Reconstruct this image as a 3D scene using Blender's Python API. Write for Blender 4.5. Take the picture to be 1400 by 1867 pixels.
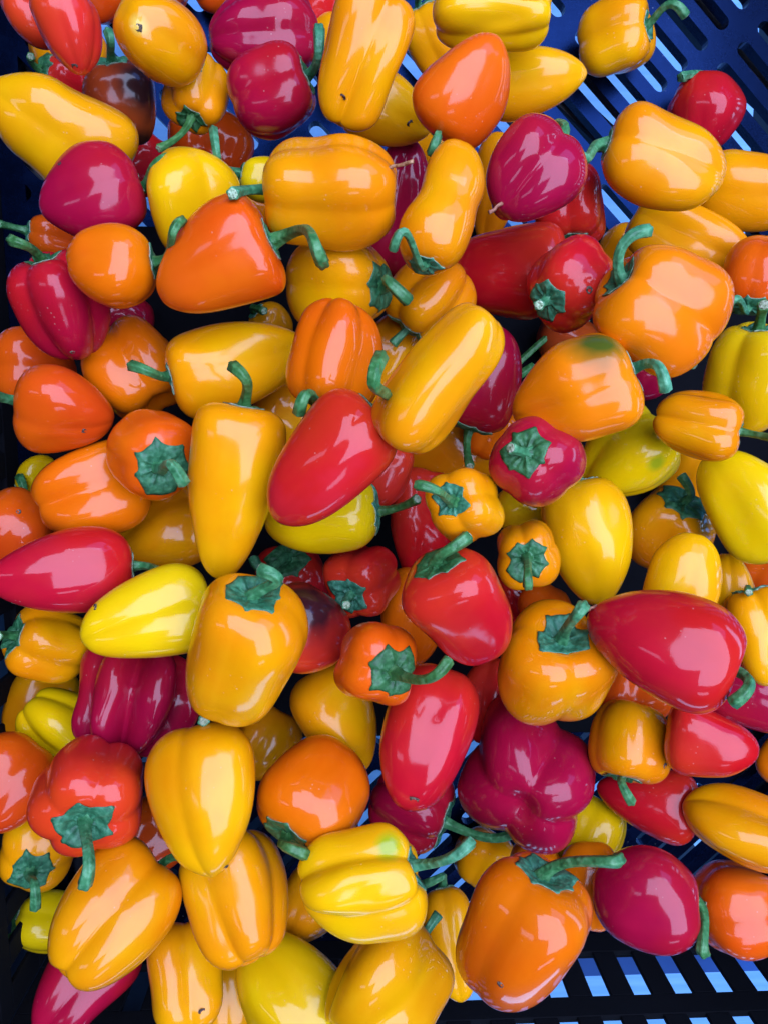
import bpy, bmesh, math, random
import numpy as np
from mathutils import Vector, Matrix, Quaternion

for o in list(bpy.data.objects):
    bpy.data.objects.remove(o, do_unlink=True)
scene = bpy.context.scene
COL = scene.collection

# ------------------------------------------------------------------ camera
# 26 mm phone lens held 0.40 m above the floor of the crate, looking almost straight down
FPX, PW, PH = 1348.0, 1400.0, 1867.0          # focal length in photo pixels, photo size
HC = 0.40
NAD = (640.0, 742.0)                           # where the crate's uprights converge (nadir)
d_nad = Vector((NAD[0]-PW/2, -(NAD[1]-PH/2), -FPX)).normalized()
CQ = d_nad.rotation_difference(Vector((0, 0, -1)))
CAM = Vector((0, 0, HC))
cd = bpy.data.cameras.new('camera'); cam = bpy.data.objects.new('camera', cd); COL.objects.link(cam)
cam.location = CAM; cam.rotation_mode = 'QUATERNION'; cam.rotation_quaternion = CQ
cd.sensor_fit = 'VERTICAL'; cd.sensor_height = 36.0; cd.lens = 36.0*FPX/PH
cd.clip_start = 0.01; cd.clip_end = 50
scene.camera = cam

# ------------------------------------------------------------------ world, lamps, exposure
w = bpy.data.worlds.new('World'); scene.world = w; w.use_nodes = True
bg = w.node_tree.nodes['Background']
bg.inputs['Color'].default_value = (0.30, 0.45, 1.0, 1); bg.inputs['Strength'].default_value = 0.02

def area(name, loc, target, sx, sy, power, col):
    l = bpy.data.lights.new(name, 'AREA'); l.shape = 'RECTANGLE'; l.size = sx; l.size_y = sy
    l.energy = power; l.color = col
    o = bpy.data.objects.new(name, l); COL.objects.link(o); o.location = loc
    o.rotation_mode = 'QUATERNION'
    o.rotation_quaternion = (Vector(target)-Vector(loc)).to_track_quat('-Z', 'Y')
    return o
COOL = (0.55, 0.64, 1.0)
area('roof_light', (0.80, 0.50, 1.75), (0.80, 0.50, 0.0), 1.50, 2.4, 66, COOL)
area('roof_light', (-0.24, 0.75, 1.75), (-0.24, 0.75, 0.0), 0.58, 1.4, 14.5, COOL)
area('roof_light', (-1.30, 0.10, 1.75), (0.0, 0.0, 0.0), 0.22, 0.8, 1.6, COOL)
area('roof_light', (0.35, -1.30, 1.7), (0.0, -0.1, 0.0), 0.6, 0.2, 1.6, COOL)
# clear blue sky low over the far right side of the stall
area('sky_light', (1.55, 1.75, 1.45), (0.15, 0.1, 0.0), 1.3, 1.0, 9, (0.10, 0.30, 1.0))
# lamps added to brighten the ground seen through the slots
area('ground_fill', (1.5, 0.2, 0.15), (0.1, -0.05, -0.3), 1.2, 0.5, 9, (0.22, 0.56, 1.0))
area('ground_fill', (0.3, -1.9, 0.2), (0.1, -0.4, -0.3), 1.4, 0.5, 9, (0.22, 0.56, 1.0))

scene.view_settings.view_transform = 'Standard'
scene.view_settings.look = 'None'
scene.view_settings.exposure = 0.45
scene.view_settings.gamma = 1.0
scene.view_settings.use_curve_mapping = False
scene.render.engine = 'CYCLES'
scene.cycles.max_bounces = 5; scene.cycles.diffuse_bounces = 1; scene.cycles.glossy_bounces = 3

# ------------------------------------------------------------------ small helpers
def tag(o, label=None, cat=None, group=None, kind=None):
    if label: o['label'] = label
    if cat: o['category'] = cat
    if group: o['group'] = group
    if kind: o['kind'] = kind
    return o
def empty(name, loc):
    o = bpy.data.objects.new(name, None); COL.objects.link(o); o.location = loc
    o.empty_display_size = 0.01
    return o
def mesh_obj(name, verts, faces, mat, parent=None, smooth=True, loc=None):
    me = bpy.data.meshes.new(name)
    me.from_pydata([tuple(v) for v in verts], [], faces); me.update()
    if smooth: me.shade_smooth()
    me.materials.append(mat)
    o = bpy.data.objects.new(name, me); COL.objects.link(o)
    if parent: o.parent = parent
    if loc: o.location = loc
    return o
def bm_obj(name, bm, mat, parent=None, loc=None):
    me = bpy.data.meshes.new(name); bmesh.ops.recalc_face_normals(bm, faces=bm.faces[:])
    bm.to_mesh(me); bm.free(); me.materials.append(mat)
    o = bpy.data.objects.new(name, me); COL.objects.link(o)
    if parent: o.parent = parent
    if loc: o.location = loc
    return o
def box_into(bm, x0, x1, y0, y1, z0, z1):
    vs = [bm.verts.new(p) for p in ((x0,y0,z0),(x1,y0,z0),(x1,y1,z0),(x0,y1,z0),(x0,y0,z1),(x1,y0,z1),(x1,y1,z1),(x0,y1,z1))]
    for f in ((3,2,1,0),(4,5,6,7),(0,1,5,4),(1,2,6,5),(2,3,7,6),(3,0,4,7)): bm.faces.new([vs[i] for i in f])
def pix_dir(x, y):
    return CQ @ Vector((x-PW/2, -(y-PH/2), -FPX)).normalized()

# ------------------------------------------------------------------ materials
class NT:
    def __init__(s, name):
        s.m = bpy.data.materials.new(name); s.m.use_nodes = True
        s.t = s.m.node_tree; s.t.nodes.clear()
        s.out = s.t.nodes.new('ShaderNodeOutputMaterial')
        s.p = s.t.nodes.new('ShaderNodeBsdfPrincipled')
        s.t.links.new(s.p.outputs[0], s.out.inputs[0])
    def n(s, kind, **kw):
        nd = s.t.nodes.new(kind)
        for k, v in kw.items():
            if isinstance(v, bpy.types.NodeSocket): s.t.links.new(v, nd.inputs[k])
            elif k in nd.inputs.keys(): nd.inputs[k].default_value = v
            else: setattr(nd, k, v)
        return nd
    def link(s, a, b): s.t.links.new(a, b)
    def ramp(s, fac, stops):
        r = s.t.nodes.new('ShaderNodeValToRGB'); s.link(fac, r.inputs[0])
        e = r.color_ramp.elements
        while len(e) < len(stops): e.new(0.5)
        for q, (pos, c) in zip(e, stops):
            q.position = pos; q.color = (c, c, c, 1) if not isinstance(c, tuple) else (*c, 1)
        return r.outputs[0]
    def mix(s, fac, a, b, mode='MIX'):
        m = s.t.nodes.new('ShaderNodeMix'); m.data_type = 'RGBA'; m.blend_type = mode
        for sock, v in ((m.inputs[0], fac), (m.inputs[6], a), (m.inputs[7], b)):
            if isinstance(v, bpy.types.NodeSocket): s.link(v, sock)
            elif isinstance(v, tuple): sock.default_value = (*v, 1)
            else: sock.default_value = v
        return m.outputs[2]
    def math(s, op, a, b=0.0):
        m = s.t.nodes.new('ShaderNodeMath'); m.operation = op
        for sock, v in ((m.inputs[0], a), (m.inputs[1], b)):
            if isinstance(v, bpy.types.NodeSocket): s.link(v, sock)
            else: sock.default_value = v
        return m.outputs[0]

# pigment pairs: main colour, ripening blush
PIG = {'Y': ((0.88,0.55,0.001), (0.87,0.44,0.002)),
       'G': ((0.88,0.375,0.001), (0.87,0.29,0.002)),
       'L': ((0.88,0.445,0.001), (0.87,0.36,0.002)),
       'A': ((0.86,0.270,0.001), (0.84,0.20,0.003)),
       'O': ((0.85,0.185,0.001), (0.82,0.135,0.003)),
       'T': ((0.82,0.130,0.003), (0.78,0.095,0.004)),
       'V': ((0.74,0.080,0.004), (0.64,0.052,0.005)),
       'C': ((0.70,0.018,0.018), (0.62,0.024,0.012)),
       'R': ((0.60,0.008,0.018), (0.50,0.005,0.016)),
       'M': ((0.41,0.004,0.036), (0.31,0.003,0.028)),
       'K': ((0.52,0.075,0.010), (0.36,0.035,0.010))}
RIPE = {'Y': (0.84,0.58,0.004), 'L': (0.86,0.34,0.002), 'G': (0.86,0.23,0.001), 'A': (0.84,0.36,0.001), 'O': (0.86,0.225,0.001), 'T': (0.74,0.07,0.002),
        'V': (0.78,0.13,0.002), 'C': (0.72,0.055,0.006), 'R': (0.66,0.030,0.008), 'M': (0.50,0.010,0.014), 'K': (0.30,0.030,0.008)}   # where the fruit has ripened unevenly
def skin(name, key, patches=()):
    a, b = PIG[key]
    s = NT(name)
    tc = s.n('ShaderNodeTexCoord'); obj = tc.outputs['Object']; gen = tc.outputs['Generated']
    info = s.n('ShaderNodeObjectInfo'); rnd = info.outputs['Random']
    n1 = s.n('ShaderNodeTexNoise', Vector=obj, Scale=38.0, Detail=3.0)
    col = s.mix(s.ramp(n1.outputs['Fac'], [(0.35, 0.0), (0.72, 1.0)]), a, b)
    sep = s.n('ShaderNodeSeparateXYZ', Vector=gen)
    n0 = s.n('ShaderNodeTexNoise', Vector=obj, Scale=24.0, Detail=4.0, Roughness=0.6)
    rp = s.math('ADD', s.math('MULTIPLY', sep.outputs['Z'], 0.45), s.math('MULTIPLY', n0.outputs['Fac'], 1.0))
    col = s.mix(s.math('MULTIPLY', s.ramp(rp, [(0.62, 0.0), (0.95, 1.0)]), 0.75), col, RIPE[key])
    # each fruit is a little riper or paler than the next
    hs = s.n('ShaderNodeHueSaturation', Color=col,
             Hue=s.math('ADD', s.math('MULTIPLY', rnd, 0.016 if key in 'YLGAO' else 0.006), 0.492 if key in 'YLGAO' else 0.497),
             Value=s.math('ADD', s.math('MULTIPLY', rnd, 0.16), 0.92))
    col = hs.outputs[0]
    # faint lengthwise streaks of paler flesh
    mp = s.n('ShaderNodeMapping', Vector=obj); mp.inputs['Scale'].default_value = (150, 150, 14)
    n2 = s.n('ShaderNodeTexNoise', Vector=mp.outputs[0], Scale=1.0, Detail=2.0)
    col = s.mix(s.math('MULTIPLY', s.ramp(n2.outputs['Fac'], [(0.45, 0.0), (0.8, 1.0)]), 0.18), col,
                tuple(min(1, c*1.25+0.01) for c in a))
    # pores and dust specks
    v = s.n('ShaderNodeTexVoronoi', Vector=obj, Scale=420.0)
    v2 = s.n('ShaderNodeTexNoise', Vector=obj, Scale=90.0, Detail=1.0)
    dots = s.math('MULTIPLY', s.ramp(v.outputs['Distance'], [(0.06, 1.0), (0.16, 0.0)]),
                  s.ramp(v2.outputs['Fac'], [(0.60, 0.0), (0.68, 1.0)]))
    col = s.mix(s.math('MULTIPLY', dots, 0.22), col, (0.75, 0.62, 0.5))
    for (lx, ly, lz, rad, pc) in patches:
        vm = s.n('ShaderNodeVectorMath', operation='DISTANCE'); s.link(obj, vm.inputs[0]); vm.inputs[1].default_value = (lx, ly, lz)
        nn = s.n('ShaderNodeTexNoise', Vector=obj, Scale=55.0, Detail=3.0)
        dd = s.math('ADD', s.math('DIVIDE', vm.outputs['Value'], rad), s.math('MULTIPLY', s.math('SUBTRACT', nn.outputs['Fac'], 0.5), 0.9))
        col = s.mix(s.ramp(dd, [(0.35, 0.95), (1.0, 0.0)]), col, pc)
    s.link(col, s.p.inputs['Base Color'])
    rn = s.n('ShaderNodeTexNoise', Vector=obj, Scale=120.0, Detail=4.0)
    s.link(s.ramp(rn.outputs['Fac'], [(0.3, 0.30), (0.75, 0.46)]), s.p.inputs['Roughness'])
    s.p.inputs['Specular IOR Level'].default_value = 0.05
    s.p.inputs['Coat Weight'].default_value = 0.8
    sm = s.n('ShaderNodeTexNoise', Vector=obj, Scale=70.0, Detail=6.0, Roughness=0.7)      # smudges in the wax
    s.link(s.math('ADD', s.ramp(sm.outputs['Fac'], [(0.35, 0.06), (0.60, 0.09), (0.75, 0.17)]), s.math('MULTIPLY', rnd, 0.07)), s.p.inputs['Coat Roughness'])
    s.p.inputs['Coat IOR'].default_value = 1.46
    b1 = s.n('ShaderNodeTexNoise', Vector=obj, Scale=75.0, Detail=2.0)
    b2 = s.n('ShaderNodeTexNoise', Vector=obj, Scale=900.0, Detail=2.0)
    hgt = s.math('ADD', b1.outputs['Fac'], s.math('MULTIPLY', b2.outputs['Fac'], 0.03))
    bp = s.n('ShaderNodeBump', Height=hgt, Strength=0.05, Distance=0.004)
    s.link(bp.outputs[0], s.p.inputs['Normal']); s.link(bp.outputs[0], s.p.inputs['Coat Normal'])
    return s.m
SKIN = {k: skin('pepper_skin_'+k, k) for k in PIG}

def green(name, c0, c1, c2, rough, bump, scale):
    s = NT(name); tc = s.n('ShaderNodeTexCoord'); obj = tc.outputs['Object']
    n = s.n('ShaderNodeTexNoise', Vector=obj, Scale=scale, Detail=4.0)
    col = s.ramp(n.outputs['Fac'], [(0.3, c0), (0.52, c1), (0.75, c2)])
    info = s.n('ShaderNodeObjectInfo')
    hs = s.n('ShaderNodeHueSaturation', Color=col, Value=s.math('ADD', s.math('MULTIPLY', info.outputs['Random'], 0.5), 0.75),
             Hue=s.math('ADD', s.math('MULTIPLY', info.outputs['Random'], 0.06), 0.445))
    s.link(hs.outputs[0], s.p.inputs['Base Color'])
    s.p.inputs['Roughness'].default_value = rough
    v = s.n('ShaderNodeTexVoronoi', Vector=obj, Scale=scale*1.6); v.feature = 'SMOOTH_F1'
    bp = s.n('ShaderNodeBump', Height=s.math('ADD', n.outputs['Fac'], v.outputs['Distance']), Strength=bump, Distance=0.0015)
    s.link(bp.outputs[0], s.p.inputs['Normal'])
    return s.m
STEM = green('stem_green', (0.022,0.125,0.050), (0.056,0.240,0.105), (0.140,0.390,0.200), 0.48, 0.30, 340.0)
CALYX = green('calyx_green', (0.012,0.088,0.044), (0.034,0.180,0.095), (0.090,0.300,0.170), 0.52, 0.28, 420.0)
CUT = green('stem_cut', (0.16,0.30,0.14), (0.36,0.50,0.30), (0.55,0.62,0.45), 0.6, 0.6, 700.0)
DRY = green('dried_straw', (0.28,0.15,0.05), (0.45,0.28,0.11), (0.60,0.42,0.20), 0.7, 0.5, 500.0)
RIM = green('calyx_dry_edge', (0.10,0.20,0.10), (0.22,0.34,0.22), (0.42,0.46,0.34), 0.6, 0.3, 600.0)
SCAR = green('blossom_scar', (0.03,0.02,0.015), (0.12,0.08,0.05), (0.40,0.30,0.20), 0.7, 0.6, 900.0)

def plastic():
    s = NT('crate_plastic'); tc = s.n('ShaderNodeTexCoord'); obj = tc.outputs['Object']
    n = s.n('ShaderNodeTexNoise', Vector=obj, Scale=14.0, Detail=5.0)
    col = s.mix(n.outputs['Fac'], (0.0006, 0.0012, 0.004), (0.0012, 0.0022, 0.007))
    v = s.n('ShaderNodeTexVoronoi', Vector=obj, Scale=260.0)
    m = s.n('ShaderNodeTexNoise', Vector=obj, Scale=22.0, Detail=2.0)
    dust = s.math('MULTIPLY', s.ramp(v.outputs['Distance'], [(0.05, 1.0), (0.16, 0.0)]), s.ramp(m.outputs['Fac'], [(0.55, 0.0), (0.70, 1.0)]))
    film = s.n('ShaderNodeTexNoise', Vector=obj, Scale=45.0, Detail=8.0, Roughness=0.75)
    col = s.mix(s.math('MULTIPLY', s.ramp(film.outputs['Fac'], [(0.52, 0.0), (0.8, 1.0)]), 0.015), col, (0.10, 0.20, 0.42))
    col = s.mix(s.math('MULTIPLY', dust, 0.5), col, (0.5, 0.55, 0.6))
    s.link(col, s.p.inputs['Base Color'])
    s.link(s.ramp(film.outputs['Fac'], [(0.3, 0.20), (0.8, 0.40)]), s.p.inputs['Roughness'])
    s.p.inputs['Specular Tint'].default_value = (0.05, 0.22, 1.0, 1)
    s.p.inputs['Specular IOR Level'].default_value = 0.5
    bp = s.n('ShaderNodeBump', Height=film.outputs['Fac'], Strength=0.08, Distance=0.002)
    s.link(bp.outputs[0], s.p.inputs['Normal'])
    return s.m
PLASTIC = plastic()
def ground_mat():
    s = NT('pale_blue_ground'); tc = s.n('ShaderNodeTexCoord')
    mp = s.n('ShaderNodeMapping', Vector=tc.outputs['Object']); mp.inputs['Scale'].default_value = (9, 130, 1)
    n = s.n('ShaderNodeTexNoise', Vector=mp.outputs[0], Scale=1.0, Detail=4.0)
    n2 = s.n('ShaderNodeTexNoise', Vector=tc.outputs['Object'], Scale=5.0, Detail=5.0)
    col = s.mix(s.ramp(n.outputs['Fac'], [(0.3, 0.0), (0.7, 1.0)]), (0.13, 0.36, 0.72), (0.22, 0.48, 0.80))
    col = s.mix(s.math('MULTIPLY', n2.outputs['Fac'], 0.3), col, (0.10, 0.28, 0.55))
    s.link(col, s.p.inputs['Base Color']); s.p.inputs['Roughness'].default_value = 0.75
    return s.m
GROUND = ground_mat()
def metal():
    s = NT('dark_stand_metal'); tc = s.n('ShaderNodeTexCoord')
    n = s.n('ShaderNodeTexNoise', Vector=tc.outputs['Object'], Scale=40.0, Detail=5.0)
    s.link(s.mix(n.outputs['Fac'], (0.006, 0.009, 0.016), (0.016, 0.02, 0.03)), s.p.inputs['Base Color'])
    s.p.inputs['Roughness'].default_value = 0.5
    return s.m
METAL = metal()

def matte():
    s = NT('shade_black_plastic'); tc = s.n('ShaderNodeTexCoord')  # darkened copy of the crate plastic, deep shade put into its colour
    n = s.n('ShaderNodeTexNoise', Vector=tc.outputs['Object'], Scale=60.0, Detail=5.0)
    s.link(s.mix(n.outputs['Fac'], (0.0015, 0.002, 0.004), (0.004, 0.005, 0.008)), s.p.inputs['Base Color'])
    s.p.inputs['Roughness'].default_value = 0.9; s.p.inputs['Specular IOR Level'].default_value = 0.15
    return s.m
SHADE_BLACK = matte()

def band_blue():
    s = NT('slot_band_blue'); tc = s.n('ShaderNodeTexCoord')
    n = s.n('ShaderNodeTexNoise', Vector=tc.outputs['Object'], Scale=30.0, Detail=6.0)
    s.link(s.mix(n.outputs['Fac'], (0.008, 0.07, 0.34), (0.02, 0.13, 0.45)), s.p.inputs['Base Color'])
    s.p.inputs['Roughness'].default_value = 0.5
    return s.m
BLUE = band_blue()
# ------------------------------------------------------------------ ground, stand, crate
bm = bmesh.new(); box_into(bm, -6, 6, -6, 6, -0.32, -0.30)
tag(bm_obj('ground', bm, GROUND), kind='structure')

X0, X1, Y0, Y1 = -0.176, 0.262, -0.314, 0.300       # inner floor of the crate
FT = 0.007                                         # floor plate thickness
crate = empty('plastic_crate', (0, 0, -0.012))
tag(crate, 'dark blue slotted plastic crate that holds all the peppers', 'crate')
ZC = 0.012                                         # children are placed relative to the crate's base

def slot_plate(dirsign, y0, y1):
    """flat plate with diagonal tiers of round-ended slots between y0 and y1"""
    P, SW, SL, GAP = 0.0142, 0.0074, 0.052, 0.0105
    dv = Vector((1, -dirsign, 0)).normalized(); nv = Vector((dirsign, 1, 0)).normalized()
    bm = bmesh.new()
    R = 0.6; per = SL+GAP
    org = Vector((0.115, 0.108 if dirsign > 0 else -0.21, 0))
    def pt(a, b): 
        q = org + dv*a + nv*b
        return bm.verts.new((q.x, q.y, 0))
    nl = int(R/P); nt = int(R/per)+1
    r = SW/2
    for i in range(-nl, nl+1):
        b0 = i*P                                   # lane centre: slots, lanes are separated by bars
        # bar from b0+r to b0+P-r ; add verts at the bridge corners of both lanes
        lo, hi = [], []
        for k in range(-nt, nt+1):
            a0 = k*per - GAP/2 - r; a1 = k*per + GAP/2 + r
            lo += [a0, a1]; hi += [a0, a1]
        A0, A1 = lo[0], lo[-1]
        vs = [pt(a, b0+r) for a in lo] + [pt(a, b0+P-r) for a in reversed(hi)]
        bm.faces.new(vs)
        for k in range(-nt, nt+1):                  # bridges with concave round ends
            c = k*per; pts = []
            e0 = c - GAP/2 - r; e1 = c + GAP/2 + r
            for q in range(9):
                t = math.pi/2 - math.pi*q/8
                pts.append((e0 + r*math.cos(t), b0 + r*math.sin(t)))
            for q in range(9):
                t = -math.pi/2 - math.pi*q/8
                pts.append((e1 + r*math.cos(t), b0 + r*math.sin(t)))
            bm.faces.new([pt(*p) for p in pts])
    bmesh.ops.remove_doubles(bm, verts=bm.verts[:], dist=1e-5)
    m = 0.012
    for co, no in (((X0+m,0,0),(-1,0,0)), ((X1-m,0,0),(1,0,0)), ((0,y0+(m if y0 == Y0 else m/2),0),(0,-1,0)), ((0,y1-(m if y1 == Y1 else m/2),0),(0,1,0))):
        g = bm.verts[:]+bm.edges[:]+bm.faces[:]
        bmesh.ops.bisect_plane(bm, geom=g, plane_co=co, plane_no=no, clear_outer=True)
    for f in bm.faces:
        if f.normal.z < 0: f.normal_flip()
    return bm
YA, YB = -0.180, 0.085                              # added closed black plate, stands in for deep shade between peppers
for sgn, y0, y1 in ((1, YB, Y1), (-1, Y0, YA)):
    b = slot_plate(sgn, y0, y1)
    me = bpy.data.meshes.new('floor_panel'); b.to_mesh(me); b.free(); me.materials.append(PLASTIC)
    o = bpy.data.objects.new('floor_panel', me); COL.objects.link(o); o.parent = crate; o.location = (0, 0, ZC)
    sm = o.modifiers.new('thick', 'SOLIDIFY'); sm.thickness = FT; sm.offset = -1
    bv = o.modifiers.new('edge', 'BEVEL'); bv.width = 0.0007; bv.segments = 2; bv.limit_method = 'ANGLE'; bv.angle_limit = 0.8
# solid border of the floor
bm = bmesh.new()
m = 0.0122
box_into(bm, X0-0.003, X0+m, Y0-0.003, Y1+0.003, -0.0082, -0.0004); box_into(bm, X1-m, X1+0.003, Y0-0.003, Y1+0.003, -0.0082, -0.0004)
box_into(bm, X0+m, X1-m, Y0-0.003, Y0+m, -0.0082, -0.0004); box_into(bm, X0+m, X1-m, Y1-m, Y1+0.003, -0.0082, -0.0004)
bm_obj('floor_border', bm, PLASTIC, crate, (0, 0, ZC))
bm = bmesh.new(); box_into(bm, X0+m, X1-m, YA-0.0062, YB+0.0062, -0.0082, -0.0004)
bm_obj('shade_plate', bm, SHADE_BLACK, crate, (0, 0, ZC))  # near-black colour gives the gaps their shade

def wall(length, name, mat4):
    """slotted wall panel: u along, z up, thickness along +y (outwards)"""
    bm = bmesh.new(); T = 0.003; PER, SWW = 0.0228, 0.0100
    rows = [(0.0150, 0.0470), (0.0605, 0.0920), (0.1055, 0.1370)]
    H = 0.165
    zs = [-0.0004] 
    for a, b in rows: zs += [a, b]
    zs.append(H)
    for i in range(0, len(zs), 2): box_into(bm, 0, length, 0, T, zs[i], zs[i+1])
    n = int(length/PER)
    off = (length - n*PER)/2
    for a, b in rows:
        cuts = [0] + [off + PER*(k+0.5) + q*SWW/2 for k in range(n) for q in (-1, 1)] + [length]
        for k in range(0, len(cuts), 2):
            box_into(bm, cuts[k], cuts[k+1], 0.0001, T-0.0001, a, b)
    # outer ribs and the lip on top
    for z in (0.0085, 0.0535, 0.0985): box_into(bm, 0, length, T, T+0.006, z-0.0012, z+0.0012)
    box_into(bm, -0.004, length+0.004, -0.001, 0.014, H, H+0.006)
    bm.transform(mat4)
    o = bm_obj(name, bm, SHADE_BLACK, crate, (0, 0, ZC))  # walls blacker than the floor panels, shade put into the colour
    bv = o.modifiers.new('edge', 'BEVEL'); bv.width = 0.0005; bv.segments = 1; bv.limit_method = 'ANGLE'
    return o
LX, LY = X1-X0, Y1-Y0
wall(LX, 'side_wall', Matrix.Translation((X1, Y0, 0)) @ Matrix.Rotation(math.pi, 4, 'Z'))
wall(LX, 'side_wall', Matrix.Translation((X0, Y1, 0)))
wall(LY, 'side_wall', Matrix.Translation((X0, Y0, 0)) @ Matrix.Rotation(math.pi/2, 4, 'Z'))
wall(LY, 'side_wall', Matrix.Translation((X1, Y1, 0)) @ Matrix.Rotation(-math.pi/2, 4, 'Z'))
# feet
for x in (X0+0.02, X1-0.02):
    for y in (Y0+0.02, Y1-0.02):
        bm = bmesh.new(); box_into(bm, x-0.015, x+0.015, y-0.015, y+0.015, -0.012, -0.0083)
        bm_obj('foot', bm, PLASTIC, crate, (0, 0, ZC))

stand = empty('market_stand', (0.04, 0, -0.30))
tag(stand, 'dark metal stand whose rails show through the crate floor slots', 'stand')
def rail(p, q, wd, z0, z1):
    p, q = Vector((*p, 0)), Vector((*q, 0)); d = (q-p); L = d.length; ang = math.atan2(d.y, d.x)
    b = bmesh.new(); box_into(b, 0, L, -wd/2, wd/2, z0, z1)
    b.transform(Matrix.Translation(p) @ Matrix.Rotation(ang, 4, 'Z'))
    o = bm_obj('rail', b, METAL, stand, (-0.04, 0, 0.30))
    bv = o.modifiers.new('edge', 'BEVEL'); bv.width = 0.002; bv.segments = 2
def floor_at(px, py, z):
    d = pix_dir(px, py); return CAM + d*((z-HC)/d.z)
for (xa, ya, xb, yb) in ((1060, -120, 1560, 330), (900, 90, 1400, 560)):      # diagonal braces
    a, b = floor_at(xa, ya, -0.03), floor_at(xb, yb, -0.03)
    rail((a.x, a.y), (b.x, b.y), 0.013, -0.034, -0.0128)
for x in (X0+0.02, X1-0.02): rail((x, Y0-0.03), (x, Y1+0.03), 0.03, -0.037, -0.0125)
b = bmesh.new(); box_into(b, 0.012, X1+0.03, Y0-0.044, Y0-0.008, -0.036, -0.018)     # added blue strip, makes the darker band behind the slots
bm_obj('front_strip', b, BLUE, stand, (-0.04, 0, 0.30))
b = bmesh.new(); box_into(b, X0-0.06, 0.005, Y0-0.045, Y0-0.035, -0.30, 0.10)      # added dark board, blocks the bright wall slots in front
bm_obj('slot_blocker', b, METAL, stand, (-0.04, 0, 0.30))
b = bmesh.new(); box_into(b, X0-0.045, X0-0.035, Y0-0.03, 0.06, -0.30, 0.10)  # second added board, blocks bright slots of the left wall
bm_obj('slot_blocker', b, METAL, stand, (-0.04, 0, 0.30))
for x in (X0+0.02, X1-0.02):
    for y in (Y0-0.02, Y1+0.02):
        b = bmesh.new(); box_into(b, x-0.014, x+0.014, y-0.009, y+0.009, -0.30, -0.0372)
        bm_obj('leg', b, METAL, stand, (-0.04, 0, 0.30))
# ------------------------------------------------------------------ peppers
# shape: where the widest ring sits, fullness of shoulder, fullness and roundness of the tip, stem dimple, tip dimple, lobes, lobe depth
SHAPE = {'bell':  (0.38, 2.7, 3.0, 2.4, 0.13, 0.10, 4, 0.13),
         'block': (0.42, 3.0, 4.0, 2.8, 0.09, 0.12, 3, 0.11),
         'cone':  (0.26, 2.5, 1.75, 1.75, 0.06, 0.0, 3, 0.07),
         'heart': (0.33, 2.4, 1.95, 1.75, 0.09, 0.0, 3, 0.08),
         'round': (0.46, 2.2, 2.2, 2.05, 0.08, 0.02, 4, 0.07),
         'long':  (0.34, 2.7, 2.5, 2.0, 0.06, 0.0, 3, 0.08),
         'taper': (0.22, 3.2, 2.1, 1.9, 0.06, 0.0, 3, 0.06),
         'wedge': (0.24, 3.3, 2.0, 2.0, 0.09, 0.0, 3, 0.06),
         'dome':  (0.52, 2.3, 2.5, 2.1, 0.06, 0.0, 3, 0.07),
         'pear':  (0.30, 2.3, 2.6, 2.2, 0.06, 0.03, 3, 0.06)}
PEPPERS = []
def P(cx, cy, W, L, ang, el, pig, shape, layer, label, stem=None, via=None, lob=None, roll=None,
      bend=0.0, waist=None, lift=None, patch=(), scar=None, straw=None, calyx=None, wob=1.0, slant=0.0, stub=False, grp=None, dimp=None):
    if stem == '-' and layer <= 2.05 and L < 170: W, L = W*1.26, L*1.26
    PEPPERS.append(dict(locals()))

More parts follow.
